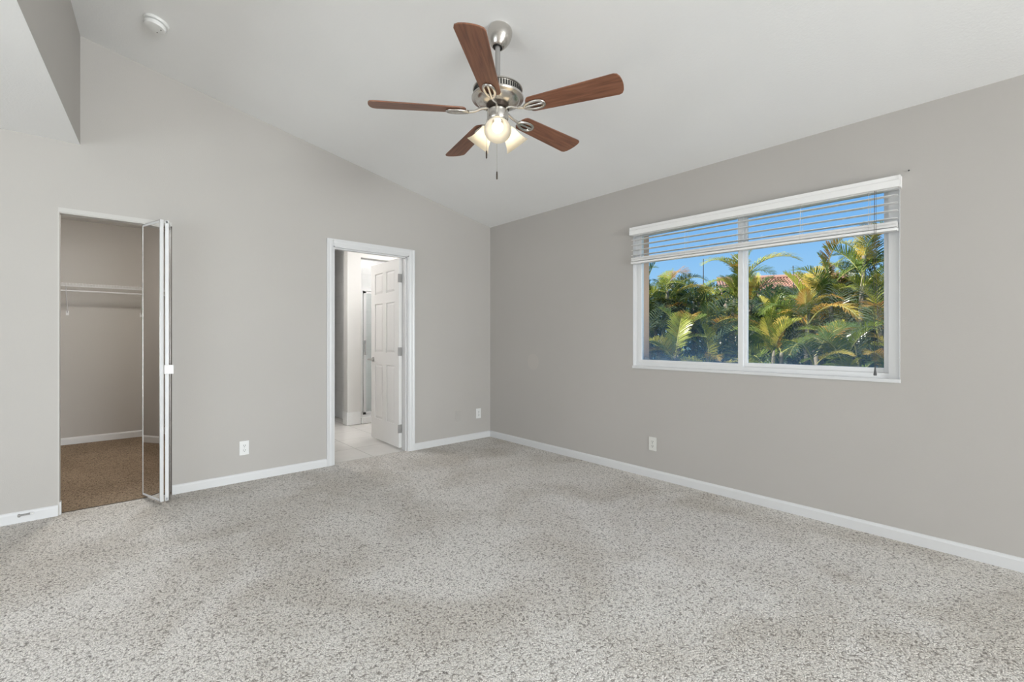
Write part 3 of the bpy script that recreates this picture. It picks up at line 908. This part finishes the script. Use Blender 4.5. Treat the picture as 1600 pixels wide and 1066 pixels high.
def frond_mesh(L, a0, a1, nl=36, ll=.40, seedv=0, vee=.35, droop=.35, bmesh_=None, mtx=None):
    """arching pinnate leaf starting at the origin towards +x"""
    rnd = random.Random(seedv)
    mb = bmesh_ or MB()
    N = 16; pts = []; p = Vector((0, 0, 0)); dirs = []
    for i in range(N + 1):
        t = i / N
        a = a0 + (a1 - a0) * t ** 1.25
        d = Vector((math.cos(a), 0, math.sin(a)))
        pts.append(p.copy()); dirs.append(d); p = p + d * (L / N)
    X = (lambda q: mtx @ q) if mtx is not None else (lambda q: q)
    def at(t):
        f = t * N; i = min(N - 1, int(f)); u = f - i
        return pts[i].lerp(pts[i + 1], u), dirs[i].lerp(dirs[i + 1], u).normalized()
    side = Vector((0, 1, 0))
    for i in range(nl):
        t = .20 + .80 * (i + rnd.uniform(-.3, .3)) / (nl - 1)
        t = min(.995, max(.15, t))
        o_, d = at(t)
        up = d.cross(side) * -1
        if up.z < 0: up = -up
        ln = ll * (math.sin(PI * (.18 + .78 * (t - .15) / .85)) ** .7) * rnd.uniform(.85, 1.1)
        fw = .45 + .55 * t
        for s in (1, -1):
            ld = (side * s * (1 - .35 * t) + d * fw + up * (vee + rnd.uniform(-.12, .12))).normalized()
            wv = .009 + .005 * math.sin(PI * t)
            b0 = o_; m1 = o_ + ld * ln * .45; m2 = o_ + ld * ln * .8 + Vector((0, 0, -droop * ln * .16)); tp = o_ + ld * ln + Vector((0, 0, -droop * ln * .42))
            wd = d * wv
            V = [mb.bm.verts.new(X(q)) for q in (b0 - wd * .5, b0 + wd * .5, m1 - wd, m1 + wd, m2 - wd * .7, m2 + wd * .7, tp)]
            mb.bm.faces.new((V[0], V[1], V[3], V[2])); mb.bm.faces.new((V[2], V[3], V[5], V[4])); mb.bm.faces.new((V[4], V[5], V[6]))
    return mb, pts

def make_frond(seedv, L, a0, a1, **kw):
    mb, pts = frond_mesh(L, math.radians(a0), math.radians(a1), seedv=seedv, **kw)
    o = mb.build('frond', MLEAF, norm=False)
    r = MB().tube(pts, [.014 - .012 * i / 16 for i in range(17)], 5).build('stalk', MRACH, o)
    COL.objects.unlink(o); COL.objects.unlink(r)
    return o, r
KINDS = [make_frond(1, 1.35, 78, -25), make_frond(2, 1.5, 66, -40, droop=.5), make_frond(3, 1.2, 88, 20, vee=.5),
         make_frond(4, 1.45, 55, -55, droop=.7), make_frond(5, 1.05, 84, 48, vee=.6, ll=.32), make_frond(6, 1.3, 40, -35, ll=.36)]

def palm(x, y, hgt, label, nf=11, rng=None, spread=.30, canes=3):
    rng = rng or random
    t = thing('areca_palm', label, 'palm', (x, y, GZ), (0, 0, rng.uniform(0, 6.28)), 'areca palms outside the window')
    tops = []
    for c in range(canes):
        a = 2 * PI * c / canes + rng.uniform(-.5, .5)
        h = hgt * rng.uniform(.62, .92) - .15
        bx, by = .10 * math.cos(a), .10 * math.sin(a)
        tx, ty = spread * math.cos(a), spread * math.sin(a)
        MB().tube([(bx, by, 0), ((bx + tx) / 2 + rng.uniform(-.05, .05), (by + ty) / 2, h * .5), (tx, ty, h)], [.045, .038, .028], 8).build('cane', MTRUNK, t, smooth=60)
        tops.append((tx, ty, h))
    for i in range(nf):
        bx, by, bh = tops[i % canes]
        fo, ro = KINDS[rng.randrange(len(KINDS))]
        c = fo.copy(); c.name = 'frond'; COL.objects.link(c); c.parent = t
        s = rng.uniform(.40, .78)
        c.location = (bx, by, bh - rng.uniform(0, .55))
        c.scale = (s, s, s)
        c.rotation_euler = (rng.uniform(-.2, .2), rng.uniform(-.15, .15), i * 2.4 + rng.uniform(-.4, .4))
        d = ro.copy(); d.name = 'stalk'; COL.objects.link(d); d.parent = c
    return t

# one palm per window place: (pixel column, extra depth, crown height, label)
def at_col(pxl, dist):
    """ground position seen at an image column, at a distance along the camera axis"""
    th = .8435
    fw = Vector((-math.sin(th), math.cos(th))); rt = Vector((math.cos(th), math.sin(th)))
    q = Vector((4.2814, -3.4594)) + (fw + rt * ((pxl - 800) / 713.63)) * dist
    return q.x, q.y
def pole(name, x, y, h, lean, label, cat):
    o = MB().tube([(0, 0, 0), (lean * .5, 0, h * .5), (lean, 0, h)], [.035, .03, .02], 8).build(name, MPOLE, loc=(x, y, GZ))
    tag(o, label, cat); return o
px_, py_ = at_col(1099, 22)
pole('flag_pole', px_, py_, 5.15, 0, 'thin dark pole standing above the palms in the left pane', 'pole')
px_, py_ = at_col(1244, 20)
pole('utility_pole', px_, py_, 4.52, -.12, 'short leaning dark pole above the tiled roof in the right pane', 'pole')

rr = random.Random(11)
PALMS = [
    (1018, 8.6, 2.3, 'yellow-green palm at the left edge of the left window pane'),
    (1046, 8.9, 2.42, 'upright palm next to the leftmost palm in the left pane'),
    (1080, 9.0, 2.2, 'palm in the middle of the left pane below the thin dark pole'),
    (1120, 8.4, 2.12, 'bright yellow palm just left of the window mullion'),
    (1150, 9.3, 2.1, 'palm directly behind the window mullion'),
    (1187, 8.0, 2.3, 'palm with upright leaf tips just right of the window mullion'),
    (1216, 8.6, 1.55, 'low palm in front of the red tiled roof'),
    (1252, 7.6, 1.55, 'palm standing below the short leaning pole'),
    (1292, 8.2, 2.05, 'yellow palm right of the tiled roof in the right pane'),
    (1328, 7.2, 2.35, 'broad palm in the right half of the right pane'),
    (1356, 7.6, 2.25, 'tall arching palm left of the blind cord'),
    (1388, 6.9, 2.45, 'tallest palm at the right edge of the right pane behind the cord'),
    (1075, 7.4, 1.15, 'small dark palm low in the left pane'),
    (1205, 6.8, 1.10, 'small palm low beside the mullion in the right pane'),
    (1300, 6.4, 1.15, 'small palm with drooping leaves low in the right pane'),
    (1362, 6.2, 1.10, 'small palm low at the right end of the right pane'),
]
for (c, dist, h, lab) in PALMS:
    x, y = at_col(c, dist)
    palm(x, y, h + (.62 if h > 1.3 else .45), lab, nf=27 if h > 1.3 else 20, rng=rr)
for (c, dist, h, lab) in ((960, 9.0, 1.85, 'outermost palm past the left end of the window'), (1440, 6.6, 2.1, 'outermost palm past the right end of the window')):
    x, y = at_col(c, dist)
    palm(x, y, h + .6, lab, nf=14, rng=rr)

# uncountable undergrowth between and behind the palms
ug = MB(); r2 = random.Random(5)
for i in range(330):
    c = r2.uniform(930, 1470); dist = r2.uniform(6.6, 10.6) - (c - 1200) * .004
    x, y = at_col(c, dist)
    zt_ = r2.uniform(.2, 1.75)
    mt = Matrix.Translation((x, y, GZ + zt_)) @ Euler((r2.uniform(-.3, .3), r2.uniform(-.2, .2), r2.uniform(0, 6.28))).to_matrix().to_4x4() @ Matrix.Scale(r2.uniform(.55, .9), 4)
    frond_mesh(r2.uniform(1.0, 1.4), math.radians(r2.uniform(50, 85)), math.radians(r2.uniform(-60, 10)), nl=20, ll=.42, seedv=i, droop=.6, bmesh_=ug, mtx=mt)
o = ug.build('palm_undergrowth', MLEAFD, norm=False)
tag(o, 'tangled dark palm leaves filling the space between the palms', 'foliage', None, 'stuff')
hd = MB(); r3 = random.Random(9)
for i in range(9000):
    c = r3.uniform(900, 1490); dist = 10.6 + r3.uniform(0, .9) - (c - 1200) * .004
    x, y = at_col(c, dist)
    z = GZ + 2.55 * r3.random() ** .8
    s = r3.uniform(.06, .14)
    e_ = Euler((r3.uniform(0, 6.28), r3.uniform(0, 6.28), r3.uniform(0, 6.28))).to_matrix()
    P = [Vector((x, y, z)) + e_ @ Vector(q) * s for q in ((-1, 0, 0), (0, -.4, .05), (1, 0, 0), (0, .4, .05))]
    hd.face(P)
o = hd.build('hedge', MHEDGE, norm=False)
tag(o, 'dark leafy hedge at the back behind the palms', 'hedge', None, 'stuff')
